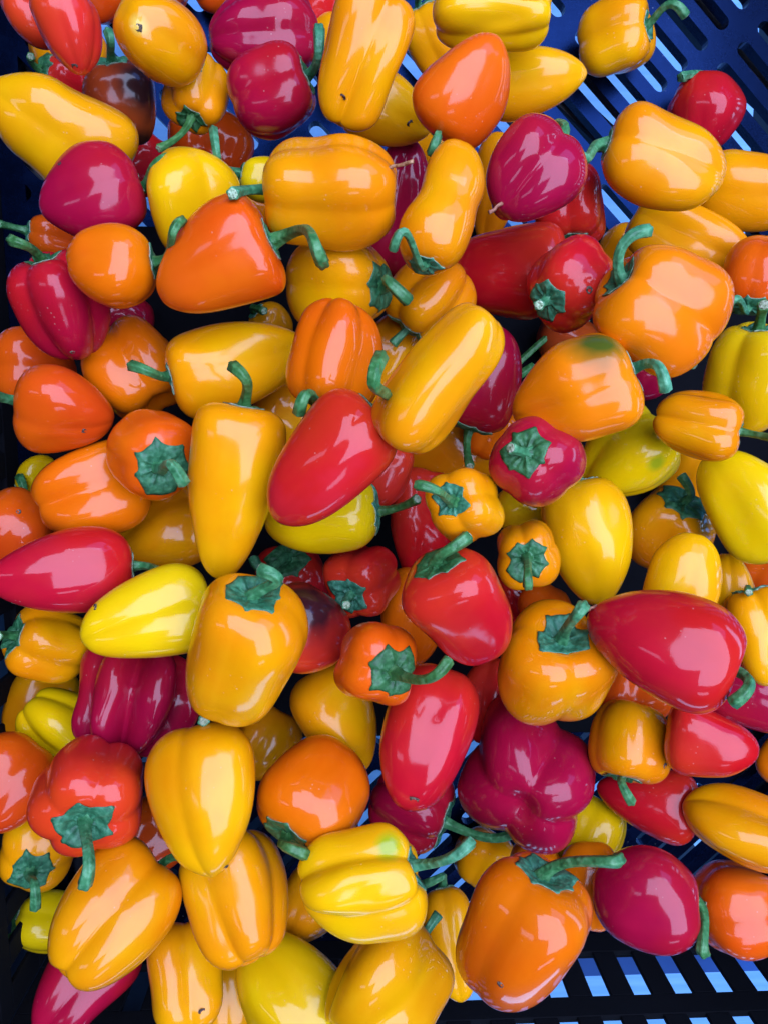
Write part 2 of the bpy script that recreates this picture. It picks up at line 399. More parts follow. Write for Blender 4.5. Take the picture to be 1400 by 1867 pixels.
class Body:
    """surface of one fruit in its own axes: z towards the stem, x towards the viewer side, units = photo pixels"""
    def __init__(s, p, seed):
        s.p = p; r = np.random.RandomState(seed)
        (s.tm, s.p1, s.p2, s.p3, s.ds, s.dt, n, d) = SHAPE[p['shape']]
        if p['lob']: n, d = p['lob']
        s.n, s.d = n, d
        if p['dimp']: s.ds = p['dimp']
        s.flat = {2: 0.04, 3: 0.042, 4: 0.022}.get(n, 0.0)          # nearly flat faces between the ribs
        roll = p['roll']
        if roll is None: roll = 180.0/n + r.uniform(-14, 14) if p['shape'] not in ('bell', 'block') else r.uniform(-40, 40)
        s.ph = math.radians(roll); s.wa = r.uniform(-0.35, 0.35); s.wp = r.uniform(0, 6.28)
        s.K = []
        for k0, k1, amp, cnt in ((1.2, 2.6, 0.030, 5), (3.5, 6.5, 0.0078, 6), (9, 15, 0.0008, 6)):
            for _ in range(cnt):
                v = r.normal(size=3); v /= np.linalg.norm(v)
                s.K.append((v*r.uniform(k0, k1), r.uniform(0, 6.28), amp*r.uniform(0.5, 1.2)*p['wob']))
        s.uneven = r.uniform(-0.085, 0.085, size=max(n, 1))
        s.fit = (1.0, 1.0)
        V = s.mesh(30, 40)                             # true width and length as asked for
        wy = V[:, 1].max()-V[:, 1].min(); wx = V[:, 0].max()-V[:, 0].min(); k = abs(math.sin(math.radians(p['el'])))
        s.fit = (p['W']/(wy*(1-k/2)+wx*k/2), p['L']/(V[:, 2].max()-V[:, 2].min()))
    def base_r(s, t):
        t = np.asarray(t, float)
        a = np.clip(1-t/s.tm, 0, 1); b = np.clip((t-s.tm)/(1-s.tm), 0, 1)
        return np.where(t < s.tm, np.maximum(1-a**s.p1, 0)**(1/s.p1), np.maximum(1-b**s.p2, 0)**(1/s.p3))
    def pts(s, t, th):
        p = s.p; W, L = p['W'], p['L']
        t, th = np.broadcast_arrays(np.asarray(t, float), np.asarray(th, float))
        r0 = s.base_r(t)
        q = th - s.ph + s.wa*np.sin(th - s.ph + s.wp)*0.35
        c = np.sqrt(np.cos(s.n*q/2)**2 + 0.005)
        wt = 1.15 + 0.65*np.clip((t-0.45)/0.55, 0, 1)**1.5 - 0.22*np.exp(-((t-0.45)/0.2)**2)
        fl = np.cos(s.n*q)*s.flat
        lobe = 1 + fl - s.d*wt*(1-c)*1.35 + s.d*0.38
        ui = np.interp(((q/(2*math.pi)) % 1.0)*s.n, np.arange(s.n+1), np.append(s.uneven, s.uneven[0]))
        rr = r0*lobe*(1+ui*0.8)*W/2
        if p['waist']:
            tw, dw, sw = p['waist'][:3]
            k = dw*np.exp(-((t-tw)/sw)**2)
            if len(p['waist']) > 3: k = k*np.clip(0.5+0.5*np.cos(th-math.radians(p['waist'][3])), 0, 1)**1.3
            rr = rr*(1-k)
        x = rr*np.cos(th); y = rr*np.sin(th); z = L*(0.5-t)
        rn = rr/W
        z = z - np.where(t < s.tm, s.ds*W*np.exp(-(rn/0.17)**2), 0) + np.where(t > s.tm, s.dt*W*np.exp(-(rn/0.11)**2), 0)
        # lobes stand proud of the stem pit and of the blossom end
        z = z + np.where(t < s.tm, 0.35*s.d*W*(lobe-1)*np.clip(rn/0.3, 0, 1), 0)
        z = z + p['slant']*x + 0
        u = np.stack([x/W, y/W, z/L], -1)*2
        dsp = np.zeros(x.shape)
        for kv, ph, am in s.K: dsp = dsp + am*np.sin(u @ kv + ph)
        f = 1 + dsp*2.0*np.clip(rn/0.12, 0, 1)
        x = x*f; y = y*f; z = z + dsp*W*0.35*np.clip(rn/0.2, 0, 1)
        x = x*s.fit[0]; y = y*s.fit[0]; z = z*s.fit[1]
        y = y + p['bend']*L*(1-((t-0.5)*2)**2)
        return np.stack([x, y, z], -1)
    def mesh(s, nt, nh):
        t = 0.5*(1-np.cos(math.pi*np.arange(1, nt)/nt)); th = 2*math.pi*np.arange(nh)/nh
        g = s.pts(t[:, None], th[None, :]).reshape(-1, 3)
        top = s.pts(np.array([0.0]), np.array([0.0])); bot = s.pts(np.array([1.0]), np.array([0.0]))
        return np.vstack([top, g, bot])
def body_faces(nt, nh):
    F = []
    for j in range(nh): F.append((0, 1+j, 1+(j+1) % nh))
    for i in range(nt-2):
        a = 1+i*nh; b = a+nh
        for j in range(nh):
            k = (j+1) % nh; F.append((a+j, b+j, b+k, a+k))
    e = 1+(nt-1)*nh; a = 1+(nt-2)*nh
    for j in range(nh): F.append((a+j, e, a+(j+1) % nh))
    return F
NT_, NH_ = 44, 72
BF = body_faces(NT_, NH_)
def grid_faces(n, m, closed=True, flip=False):
    F = []
    for i in range(n-1):
        for j in range(m if closed else m-1):
            k = (j+1) % m
            q = (i*m+j, i*m+k, (i+1)*m+k, (i+1)*m+j)
            F.append(q[::-1] if flip else q)
    return F

def frame(p):
    v = pix_dir(p['cx'], p['cy']); tow = -v
    R = CQ @ Vector((1, 0, 0)); R = (R - v*R.dot(v)).normalized(); U = tow.cross(R)
    a, e = math.radians(p['ang']), math.radians(p['el'])
    A = (R*math.cos(a)+U*math.sin(a))*math.cos(e) + tow*math.sin(e)
    B = (-(R*math.cos(a)+U*math.sin(a))*math.sin(e) + tow*math.cos(e))
    C = A.cross(B)
    return Matrix((B, C, A)).transposed(), v       # columns: x towards viewer, y, z towards stem

# drop every fruit onto the heap below it, deepest first
CELL = 0.003; HN = 400; HM = np.zeros((HN, HN))
CAP = lambda lay: 0.010 + 0.045*lay
def settle(p, body):
    M, v = frame(p); Mn = np.array(M)
    fwd = CQ @ Vector((0, 0, -1)); ct = v.dot(fwd)
    V = body.mesh(36, 48) @ Mn.T
    z = 0.03+0.02*p['layer']
    for _ in range(5):
        dist = (HC-z)/(-v.z); s = dist*ct**1.5/FPX
        O = V*s; c = CAM + v*dist
        K = O*0.84
        ix = np.clip(((c.x+K[:, 0])/CELL+HN/2).astype(int), 0, HN-1); iy = np.clip(((c.y+K[:, 1])/CELL+HN/2).astype(int), 0, HN-1)
        need = (HM[ix, iy] - K[:, 2]).max()
        floor = -O[:, 2].min()
        z = max(min(max(need, floor), CAP(p['layer'])+0.01), floor)
        lim = CAP(p['layer'])-0.012
        z = max(z, lim if p['layer'] > 1.4 else floor)
    dist = (HC-z)/(-v.z); s = dist*ct**1.5/FPX; c = CAM+v*dist; O = V*s
    x = c.x+O[:, 0]; y = c.y+O[:, 1]
    ix = np.clip((x/CELL+HN/2).astype(int), 0, HN-1); iy = np.clip((y/CELL+HN/2).astype(int), 0, HN-1)
    np.maximum.at(HM, (ix, iy), c.z+O[:, 2])
    return M, Mn, c, s, c.z+O[:, 2].min()

def tube(pts, rad, m, ribs=5, amp=0.07, ph=0.0):
    pts = [Vector(q) for q in pts]; V = []
    t0 = (pts[1]-pts[0]).normalized()
    n = t0.orthogonal().normalized()
    for i, q in enumerate(pts):
        t = (pts[min(i+1, len(pts)-1)]-pts[max(i-1, 0)]).normalized()
        n = (n - t*n.dot(t)).normalized(); b = t.cross(n)
        for j in range(m):
            a = 2*math.pi*j/m; r = rad[i]*(1+amp*math.cos(ribs*a+ph+0.06*i))
            V.append(q + n*(math.cos(a)*r) + b*(math.sin(a)*r))
    return V

def build(idx, p):
    rs = random.Random(1000+idx)
    body = Body(p, 77+idx*13)
    M, Mn, c, s, zmin = settle(p, body)
    root = empty('pepper', (c.x, c.y, zmin))
    tag(root, p['label'], 'pepper', p.get('grp') or 'mini sweet peppers heaped in the crate')
    V = body.mesh(NT_, NH_)*s
    loc = Matrix.Translation((0, 0, c.z-zmin)) @ M.to_4x4()
    W4 = Matrix.Translation(c) @ M.to_4x4(); Wi = W4.inverted()
    mat = SKIN[p['pig']]
    def front(px, py):
        """own-axes point of the fruit's skin that lies under a photo pixel"""
        dl = (M.inverted() @ pix_dir(px, py)); o = Wi @ CAM
        d = np.array(dl); w = V - np.array(o); tt = w @ d
        off = np.linalg.norm(w - tt[:, None]*d, axis=1)
        ok = np.argsort(off)[:14]; k = ok[np.argmin(tt[ok])]
        return V[k], k
    if p['patch']:
        pl = [(*front(px, py)[0], rad*s, pc) for (px, py, rad, pc) in p['patch']]
        mat = skin('pepper_skin_patched_%s' % p['pig'], p['pig'], pl)
    bo = mesh_obj('body', V, BF, mat, root); bo.matrix_local = loc
    if p['scar']:
        q, k = front(*p['scar'][:2]); r = (p['scar'][2] if len(p['scar']) > 2 else 5)*s
        cn = Vector(q).normalized(); a = cn.orthogonal(); b = cn.cross(a); sv = []; m = 9
        for ring, (rr, h) in enumerate(((1.0, -0.25), (0.75, 0.22), (0.35, -0.05))):
            for j in range(m):
                an = 2*math.pi*j/m; f = rr*(0.8+0.4*rs.random())*r
                sv.append(Vector(q)+a*math.cos(an)*f+b*math.sin(an)*f+cn*h*r)
        sf = grid_faces(3, m) + [tuple(range(2*m, 3*m))]
        mesh_obj('blossom_scar', sv, sf, SCAR, bo)
    if p['straw']:                                   # dried blossom thread at the tip
        bx, by, ex, ey = p['straw']; q = Vector(front(bx, by)[0])
        d = pix_dir(ex, ey); o = Wi @ CAM; dl = M.inverted() @ d
        e = o + dl*((W4 @ q - CAM).length*0.985)
        pts = [q.lerp(e, k/5)+Vector((rs.uniform(-1, 1), rs.uniform(-1, 1), rs.uniform(-1, 1)))*1.2*s for k in range(6)]
        rad = [3.6*s, 3.4*s, 3.0*s, 3.8*s, 3.2*s, 3.8*s]
        sv = tube(pts, rad, 7, 3, 0.25); mesh_obj('dried_blossom', sv, grid_faces(6, 7)+[tuple(range(35, 42))], DRY, bo)
    st = p['stem']
    if st == '-': return
    # calyx: star of green leaf tissue lying on the shoulder
    Wp = p['W']; n = rs.choice((6, 7, 7, 8)); Rc = (p['calyx'] or 0.275*Wp)
    m = 72; th = 2*math.pi*np.arange(m)/m; nr = 9; ph0 = rs.uniform(0, 6.28)
    dth = ((th-ph0+math.pi/n) % (2*math.pi/n)) - math.pi/n          # angle from the nearest point of the star
    k = np.floor((th-ph0+math.pi/n)/(2*math.pi/n)).astype(int) % n
    tips = np.array([rs.uniform(0.03, 0.14) for _ in range(n)])
    star = 0.93*math.cos(math.pi/n)/np.cos(math.pi/n-np.abs(dth)) + tips[k]*np.exp(-(dth/0.11)**2)
    star = star + 0.05*np.sin(2*th+rs.uniform(0, 6)) + 0.04*np.sin(3*th+rs.uniform(0, 6))
    tt = np.linspace(0, body.tm, 120); rt = body.base_r(tt)*Wp/2
    rows = []
    for i in range(nr):
        f = 0.12 + 0.88*i/(nr-1); rho = np.minimum(f*Rc*star, 0.48*Wp); t = np.interp(rho, rt, tt)
        q = body.pts(t, th); e = 1e-3
        du = body.pts(np.minimum(t+2e-3, body.tm), th)-q; dv = body.pts(t, th+2e-3)-q
        nn = np.cross(du, dv); nn /= np.maximum(np.linalg.norm(nn, axis=1), 1e-9)[:, None]
        nn[np.sum(nn*np.array([0, 0, 1.0]), axis=1) < -0.5] *= -1
        vein = (np.cos(n*(th-ph0))*0.5+0.5)**3 + 0.35*(np.cos(2*n*(th-ph0)+1.0)*0.5+0.5)**2
        h = 1.3 + 2.6*math.sin(math.pi*f)*vein + 0.45*np.sin(9*th+7*f)*f + (1.2*f**6)*(0.55+0.45*np.sin(5*th+ph0)) + 7.0*max(0, 0.34-f)/0.22*0.9
        rows.append(q + nn*h[:, None])
    ctr = np.array([0, 0, p['L']/2])
    e2 = rows[-1] + (ctr - rows[-1])*0.03 - np.array([0, 0, 2.2])
    e3 = rows[-3] - np.array([0, 0, 4.5])
    G = np.vstack(rows+[e2, e3])*s
    co = mesh_obj('calyx', G, grid_faces(nr+2, m, flip=False)+[tuple(reversed(range(m)))], CALYX, root); co.matrix_local = loc
    co.data.materials.append(RIM)
    for k in range((nr-1)*m, nr*m): co.data.polygons[k].material_index = 1          # dry pale edge
    # stem
    zb = float(body.pts(np.array([0.0]), np.array([0.0]))[0, 2])
    bpt = np.array([0, 0, zb])
    P0 = W4 @ Vector(bpt*s); A = Vector(M.col[2])
    fwd = CQ @ Vector((0, 0, -1)); dep = (P0-CAM).dot(fwd)
    if st is None or p['stub']:
        ln = (0.20*Wp if st is None else 0.12*Wp)*s; P3 = P0 + A*(ln+0.004) + Vector((rs.uniform(-1, 1), rs.uniform(-1, 1), 0))*0.003; P1 = P0.lerp(P3, .33); P2 = P0.lerp(P3, .66)
    else:
        lift = p['lift'] if p['lift'] is not None else 0.011+0.012*max(0, math.sin(math.radians(p['el'])))
        d = pix_dir(*st); P3 = CAM + d*((dep-lift)/d.dot(fwd))
        ln = (P3-P0).length
        P1 = P0 + A*ln*0.42
        if p['via']:
            d2 = pix_dir(*p['via']); V2 = CAM + d2*((dep-lift*0.8)/d2.dot(fwd))
            mid = V2; P1 = P0 + A*(V2-P0).length*0.6; P2 = (mid*8 - P0 - P1*3 - P3)/3
        else: P2 = P1.lerp(P3, 0.55)
    ns = 18; pts = []
    for k in range(ns):
        u = k/(ns-1)
        pts.append(P0*(1-u)**3 + P1*3*u*(1-u)**2 + P2*3*u*u*(1-u) + P3*u**3)
    r0 = min(max(0.055*Wp, 6.8), 10.0)*s*rs.uniform(0.92, 1.08)
    rad = []
    for k in range(ns):
        u = k/(ns-1)
        rad.append(r0*(1 + 0.75*math.exp(-u/0.10) - 0.16*math.sin(math.pi*min(1, u*1.15)) + 0.12*max(0, (u-0.8)/0.2)))
    inv = Matrix.Translation((-c.x, -c.y, -zmin))
    pts = [inv @ q for q in pts]
    m2 = 20; sv = tube(pts, rad, m2, 5, 0.12, rs.uniform(0, 6))
    tdir = (pts[-1]-pts[-2]).normalized(); sv += [q + tdir*r0*0.12 - (q-pts[-1])*0.18 for q in sv[-m2:]]
    so = mesh_obj('stem', sv, grid_faces(ns+1, m2)+[tuple(range(ns*m2, (ns+1)*m2))], STEM, root)
    # the paler cut end
    n2 = tdir.orthogonal().normalized(); b2 = tdir.cross(n2); cv = []
    for rr, h in ((0.80, 0.10), (0.76, 0.20), (0.45, 0.13), (0.20, 0.17)):
        for j in range(m2):
            a = 2*math.pi*j/m2; f = rad[-1]*rr*(0.96+0.08*rs.random()); cv.append(pts[-1]+(n2*math.cos(a)+b2*math.sin(a))*f+tdir*r0*h)
    mesh_obj('cut_end', cv, grid_faces(4, m2)+[tuple(range(3*m2, 4*m2))], CUT, so)
BLK = (0.010, 0.008, 0.012); GRN = (0.06, 0.13, 0.01)
# --- upper left
P(134,60,128,156,91,-22,'C','heart',2.6,'coral red pointed pepper hanging tip down at the upper left corner',stem=(135,-30),lob=(5,.06),scar=(134,122,5),roll=20)
P(70,18,95,110,140,10,'C','round',2.0,'red pepper cut by the top edge, behind the coral pointed one',stem='-')
P(185,-12,80,80,60,0,'V','round',1.2,'dark orange sliver at the top edge right of the coral pointed pepper',stem='-')
P(293,70,152,176,-35,-32,'G','round',2.2,'golden egg shaped pepper with a pale blossom end, near the top left',scar=(247,45,6),lob=(4,.03),stem=None,patch=((250,42,22,(0.85,0.55,0.08)),))
P(122,155,88,105,150,15,'R','round',1.1,'small dark red pepper under the coral pointed one with drooping calyx',stem=(57,103),calyx=34)
P(130,108,118,110,80,0,'G','round',0.6,'golden pepper glimpsed on both sides of the coral pepper tip',stem='-')
P(229,188,142,152,100,8,'K','round',1.6,'brown red pepper with a blackish shoulder and upright stem',stem=(198,58),via=(203,88),lob=(4,.05),patch=((268, 150, 80, BLK), (262, 262, 60, (0.03, 0.012, 0.008))))
P(364,168,122,140,-115,42,'G','bell',1.9,'golden pepper with long stem pointing down left, beside the mottled one',stem=(290,271),lob=(4,.10),roll=30,lift=0.012)
P(482,74,146,168,0,-8,'M','round',1.6,'purple crimson ribbed pepper at the top, with level grooves',stem='-',lob=(6,.10),wob=1.4)
P(497,170,160,160,22,9,'M','bell',2.1,'deep crimson blocky pepper with curved green stem, left of the pale yellow one',stem=(582,52),via=(578,115),lob=(4,.09),roll=25)
P(556,10,120,120,30,0,'C','round',0.9,'shaded red pepper at the top edge behind the ribbed crimson one',stem='-')
P(290,-26,90,90,30,0,'V','round',1.2,'orange red sliver at the top edge above the golden egg',stem='-')
P(398,-24,72,80,30,0,'V','round',1.2,'brown orange sliver at the top edge left of the ribbed crimson pepper',stem='-')
P(603,80,78,80,120,0,'G','round',1.2,'yellow pepper peeping out behind the curved stem of the crimson one',stem='-')
P(664,110,158,250,65,-4,'G','block',3.0,'large pale yellow blocky pepper with a long groove, top centre',stem='-',roll=60,scar=(628,183,6),lob=(3, 0.2))
P(708,200,108,142,155,0,'G','heart',2.0,'golden pepper tucked beneath the large pale yellow blocky one',stem='-',scar=(752,223,6))
P(795,80,108,145,120,0,'A','round',1.3,'amber pepper in shade between the pale yellow and the orange heart',stem=(768,-8),calyx=30)
P(897,28,140,232,180,-8,'L','bell',2.6,'wide yellow pepper lying across the top edge, right of centre',stem='-',lob=(4,.09),wob=1.8,roll=10)
P(850,160,176,200,-122,-6,'T','heart',3.0,'heart shaped orange pepper, tip up right, near the top centre',stem=(786,281),via=(798,245),lob=(3,.03),roll=40,calyx=42)
P(970,148,128,205,188,-3,'G','cone',2.0,'golden cone pepper pointing right under the wide yellow one',stem='-',lob=(3,.03))
P(1119,70,142,140,18,12,'G','bell',1.2,'golden bell pepper alone on the blue slots, stem to the right',stem=(1249,29),via=(1207,16),lob=(3,.14),roll=35,calyx=30)
P(1283,208,146,140,92,-28,'R','round',1.1,'round pinkish red pepper lying on the blue slots at upper right',stem=(1246,140),via=(1262,136),lob=(5,.04),calyx=26)
P(1207,298,172,240,163,9,'G','long',2.5,'large glossy golden pepper with a long groove, stem pointing left',stem=(1040,268),via=(1075,282),lob=(3,.13),roll=-35,calyx=34)
P(1374,348,118,160,175,0,'A','long',1.6,'pale amber pepper cut by the right edge under the round red one',stem='-')
P(1260,440,128,250,155,-4,'A','long',1.6,'amber pepper lying under the large grooved golden one',stem='-',waist=(.35,.08,.2))
# --- upper middle
P(968,318,178,188,52,-24,'M','round',3.0,'bright crimson pepper with a deep crease and a white blossom thread',stem=(1012,228),roll=60,straw=(912,375,892,387),lift=-0.012,calyx=24,lob=(3, 0.2))
P(1040,375,136,150,-82,28,'R','bell',1.7,'dark crimson pepper whose calyx touches the round red one below',stem=None,calyx=34)
P(806,372,138,258,-106,32,'G','pear',3.0,'waisted golden pepper with a thick stem pointing left',stem=(716,456),via=(752,447),waist=(.52,.11,.12),bend=-.04,calyx=34,lob=(3,.025))
P(722,385,116,250,-100,-5,'M','long',1.8,'long purple crimson pepper behind the waisted golden one',stem='-',lob=(3,.12),roll=60)
P(603,350,208,248,178,-4,'A','bell',3.0,'big amber four lobed pepper, stem left and straw thread right',stem=(425,353),straw=(712,300,754,294),calyx=34,lob=(4, 0.08),roll=20,waist=(0.36, 0.06, 0.14),dimp=0.16,lift=0.02)
P(772,258,95,110,90,0,'A','round',0.8,'dull amber pepper in shadow below the orange heart',stem='-')
P(903,345,92,195,80,0,'A','long',1.1,'brownish amber pepper behind the creased crimson one',stem='-')
P(915,498,142,168,-8,-3,'R','cone',1.9,'dark red pepper with its point aimed left, mid upper centre',stem='-',lob=(3,.025))
P(1039,514,154,158,-142,46,'R','round',2.5,'round red pepper with a small pitted scar and short stem',stem=(982,556),lob=(4,.06),scar=(1080,533,7),calyx=42,lift=0.006)
P(1136,466,84,90,60,0,'A','round',1.1,'small amber pepper peeping between red one and curved stem',stem='-')
P(1204,567,226,226,143,22,'O','bell',3.0,'biggest orange pepper, two lobed, with stem hooked upward',stem=(1182,421),via=(1128,462),lob=(3,.14),roll=75,calyx=46,lift=0.008)
P(1380,500,126,150,-98,32,'T','round',2.0,'orange red pepper at the right edge with dark calyx',stem=(1322,563),via=(1352,555),calyx=36)
P(1368,690,176,208,86,18,'Y','bell',2.5,'lemon yellow bell pepper cut by the right edge, stem upright',stem=(1392,556),lob=(4,.12),roll=20,calyx=36)
P(1274,772,132,158,-12,0,'G','bell',3.0,'small golden pepper with cleft end, stem running to right edge',stem=(1408,798),lob=(4,.15),roll=45,calyx=26)
P(1044,716,192,232,22,2,'O','heart',3.0,'orange pepper with a green blotch and a curved stem',stem=(1212,712),via=(1186,662),lob=(4,.10),roll=50,calyx=44,patch=((1084, 616, 76, (0.04, 0.1, 0.01)),))
P(1138,832,168,182,42,-3,'Y','heart',2.0,'lemon pepper with faint green tinge beneath the green blotched one',stem=None,lob=(3,.12),roll=20,patch=((1205,850,22,(0.4,0.45,0.01)),),calyx=30,dimp=0.16)
P(978,845,156,170,135,70,'M','round',3.0,'crimson pepper seen stem end on, its stem snapped to a stub',stem=(966,820),stub=True,lob=(4,.08),calyx=42)
P(1074,990,160,236,98,-2,'L','long',2.5,'upright yellow pepper with smooth flat face, right of centre',stem=(1045,872),lob=(3,.025),wob=1.5,calyx=34)
P(1358,920,164,236,-58,-3,'Y','long',2.5,'lemon yellow pepper leaning against the right edge, mid height',stem='-',lob=(3,.025))
P(1262,872,92,135,60,0,'A','round',1.3,'amber pepper in shadow between small golden and leaning lemon',stem='-')
P(1216,972,148,156,62,32,'A','round',1.6,'brownish amber pepper with tall curved stem, right side',stem=(1241,867),via=(1258,905),calyx=44,lift=0.008)
P(1245,1058,134,180,-105,-5,'L','round',2.4,'yellow rounded pepper rising behind the largest red one',stem='-',lob=(3,.03))
P(1328,1075,84,135,-90,-5,'G','round',2.2,'narrow yellow lobe shaped pepper right of the rounded yellow one',stem='-',scar=(1303,1090,3))
P(1388,1162,120,185,100,5,'G','bell',2.3,'yellow lobed pepper cut by the right edge beside the largest red',stem=(1364,1080),lob=(4,.15))
P(1392,1050,84,80,60,0,'V','round',1.3,'dull orange pepper at the right edge under the leaning lemon',stem='-')
P(1206,1172,212,280,-22,-2,'R','heart',3.5,'largest red pepper, glossy pink sheen, point to the left',stem=(1334,1282),via=(1362,1237),roll=90,calyx=26,straw=(1076,1100,1067,1113),lob=(2, 0.02),dimp=0.14)
P(1008,1222,212,205,72,50,'G','bell',3.0,'three lobed yellow pepper with calyx facing up, beside the largest red',stem=(1063,1104),via=(1040,1135),calyx=48,roll=-30,lob=(3, 0.13))
P(840,1112,174,240,117,38,'R','long',3.0,'red upright pepper with hooked stem, just right of centre',stem=(853,978),via=(806,1010),lob=(3,.025),calyx=44,lift=0.008)
P(848,923,140,145,160,68,'G','bell',3.0,'little golden pepper seen stem end on, stem pointing left',stem=(760,884),via=(805,900),lob=(4,.10),calyx=40)
P(957,1003,118,130,-80,76,'G','bell',2.9,'smallest golden pepper seen stem end on, stem pointing down',stem=(962,1070),via=(961,1035),lob=(4,.13),roll=45,calyx=38)
P(668,1060,136,140,-138,54,'R','bell',2.1,'red pepper with curled short stem in the centre hollow',stem=(632,1103),lob=(4,.12),roll=10,calyx=40)
P(553,1145,166,170,165,14,'C','round',2.2,'red pepper with a black blotched shoulder, left of centre',stem=None,calyx=30,patch=((568, 1084, 112, BLK),))
P(535,1050,130,130,110,58,'R','round',1.2,'shaded red pepper with cupped calyx below the yellow level one',stem=(462,1018),via=(500,1032),calyx=42)
P(588,942,140,208,5,9,'Y','long',2.4,'yellow pepper lying level under the pink red one, stem right',stem=(760,910),lob=(3,.03),calyx=46)
# --- centre left
P(597,848,176,275,46,6,'C','heart',3.5,'pink red glossy pepper at the very centre, stem bending upward',stem=(695,650),via=(698,715),lob=(3,.03),calyx=40,lift=0.034)
P(424,900,168,325,82,9,'G','taper',3.2,'tallest golden pepper standing tip down, stem curling at top',stem=(425,668),via=(452,705),lob=(3,.03),calyx=38)
P(436,656,162,262,193,9,'G','taper',2.5,'golden pepper lying level with a stem pointing left',stem=(240,667),via=(285,683),lob=(3,.07),calyx=36)
P(605,645,172,198,-103,12,'O','bell',3.3,'ribbed orange pepper stem end down, above the pink red one',stem=(546,754),via=(570,722),lob=(4,.11),roll=0,calyx=52)
P(801,693,152,292,-124,-3,'G','block',3.5,'long pale yellow pepper lying aslant with a straight ridge',stem='-',roll=0,lob=(3, 0.05))
P(880,690,142,196,-104,0,'M','long',2.3,'crimson pepper half under the long pale yellow one, stem down',stem=(856,850),calyx=50)
P(618,517,172,200,-4,36,'G','round',2.5,'golden pepper with star calyx facing right, above ribbed orange',stem=(745,549),via=(705,510),lob=(4,.07),calyx=48)
P(788,546,156,150,-130,8,'A','bell',2.0,'amber two humped pepper with folded calyx leaf below it',stem=None,lob=(4,.16),roll=0,calyx=46)
P(703,660,94,160,60,0,'G','round',1.8,'yellow pepper squeezed between ribbed orange and long pale one',stem='-')
P(397,490,198,240,25,8,'T','taper',3.2,'smooth orange pepper with arched stem, upper left of centre',stem=(589,481),via=(560,420),lob=(3,.03),calyx=50,lift=0.03)
P(208,481,158,156,2,9,'O','round',3.0,'small round orange pepper with stem angled up right',stem=(333,402),via=(312,450),lob=(4,.06),calyx=34,lift=0.018)
P(346,375,172,196,-92,-8,'L','dome',2.4,'lemon yellow dome shaped pepper behind the smooth orange one',stem='-',lob=(3,.09),roll=30)
P(172,363,174,196,12,-4,'M','heart',2.5,'magenta crimson pepper on the left, tip to the upper left',stem=(312,288),via=(275,318),lob=(3,.08),roll=40,scar=(100,292,4),calyx=34)
P(108,246,205,275,-36,-4,'L','cone',2.2,'yellow pear necked pepper at the left edge, neck up left',stem='-',wob=1.3,waist=(0.55, 0.08, 0.15))
P(113,560,174,200,106,16,'M','bell',2.4,'grooved magenta pepper at left with flat calyx and bent stem',stem=(22,438),via=(55,452),roll=0,scar=(130,642,4),calyx=40,lob=(4, 0.15))
P(96,432,86,90,165,0,'V','round',1.2,'dark orange pepper hidden behind magenta ones, thin stem left',stem=(-2,408),calyx=24)
P(268,300,98,90,60,0,'R','round',1.1,'dark red pepper in a gap left of the lemon dome',stem='-')
P(383,272,130,115,75,-10,'V','round',1.3,'brick orange pepper behind the tall thin curved stem',stem='-',lob=(4,.09))
P(484,330,84,92,165,0,'Y','round',1.9,'yellow green pepper with a tall thin stem curving up left',stem=(390,236),calyx=26,via=(402, 300),lift=0.022)
P(465,385,84,80,60,0,'O','round',1.0,'dark orange pepper in the gap right of the lemon dome',stem='-')
P(222,585,90,90,60,0,'M','round',1.0,'dark crimson pepper in shadow beside the grooved magenta one',stem='-')
P(496,592,76,80,140,20,'A','round',1.0,'shaded amber pepper below the smooth orange one, cut stem visible',stem=(482,567),calyx=18)
P(253,668,170,172,-62,26,'O','bell',2.0,'two humped orange pepper behind a leftward stem, left side',stem='-',lob=(4,.15),roll=50)
P(62,680,124,120,170,0,'V','round',1.6,'dull orange pepper under the grooved magenta one at left edge',stem='-',lob=(4,.10))
P(118,748,170,174,168,-14,'V','heart',2.5,'orange red heart pepper with stem running off the left edge',stem=(-12,720),lob=(3,.09),roll=30,scar=(160,791,5),calyx=24)
P(270,821,166,164,-58,62,'T','round',2.8,'orange pepper with big star calyx facing up, left side',stem=(336,882),via=(305,848),calyx=54,lob=(6, 0.03))
P(164,893,172,196,20,-4,'O','bell',2.2,'cleft orange pepper under the star calyx one, far left',stem='-',lob=(4,.15),roll=45)
P(68,866,66,84,-130,0,'Y','round',1.0,'olive yellow pepper in shadow at far left with looped stem',stem=(36,868),via=(42,905),calyx=18)
P(30,965,108,124,60,0,'V','round',2.0,'orange pepper cut by the left edge above the long red one',stem='-',scar=(32,926,4))
P(303,968,132,160,28,-3,'G','heart',1.9,'mustard yellow pepper left of the tallest golden one',stem='-',lob=(3,.10),roll=30)
P(113,1044,166,262,6,-2,'R','cone',3.0,'long red cone pepper pointing to the left edge',stem=(288,1042),lob=(3,.025),calyx=42)
P(272,1122,172,242,20,-3,'Y','heart',3.1,'lemon yellow pepper with twin tip pointing left',stem='-',lob=(3,.11),roll=55,scar=(166,1106,6))
P(434,1190,206,296,78,42,'G','bell',3.5,'tall yellow pepper with upright hooked stem, left of centre',stem=(474,1038),via=(498,1065),lob=(4,.04),calyx=56,lift=0.008)
P(92,1176,140,145,165,22,'G','bell',1.9,'brownish yellow pepper at lower left with ragged calyx',stem=(-4,1160),lob=(4,.12),calyx=42)
P(72,1282,96,125,60,0,'A','long',1.4,'amber pepper hanging below the ragged calyx one, left edge',stem='-')
P(114,1326,102,125,-35,0,'Y','bell',1.7,'lemon pepper left of the dark ribbed crimson one',stem='-',lob=(4,.16))
P(48,1372,74,80,60,0,'Y','round',1.2,'small yellow pepper peeping above the brown orange one',stem='-')
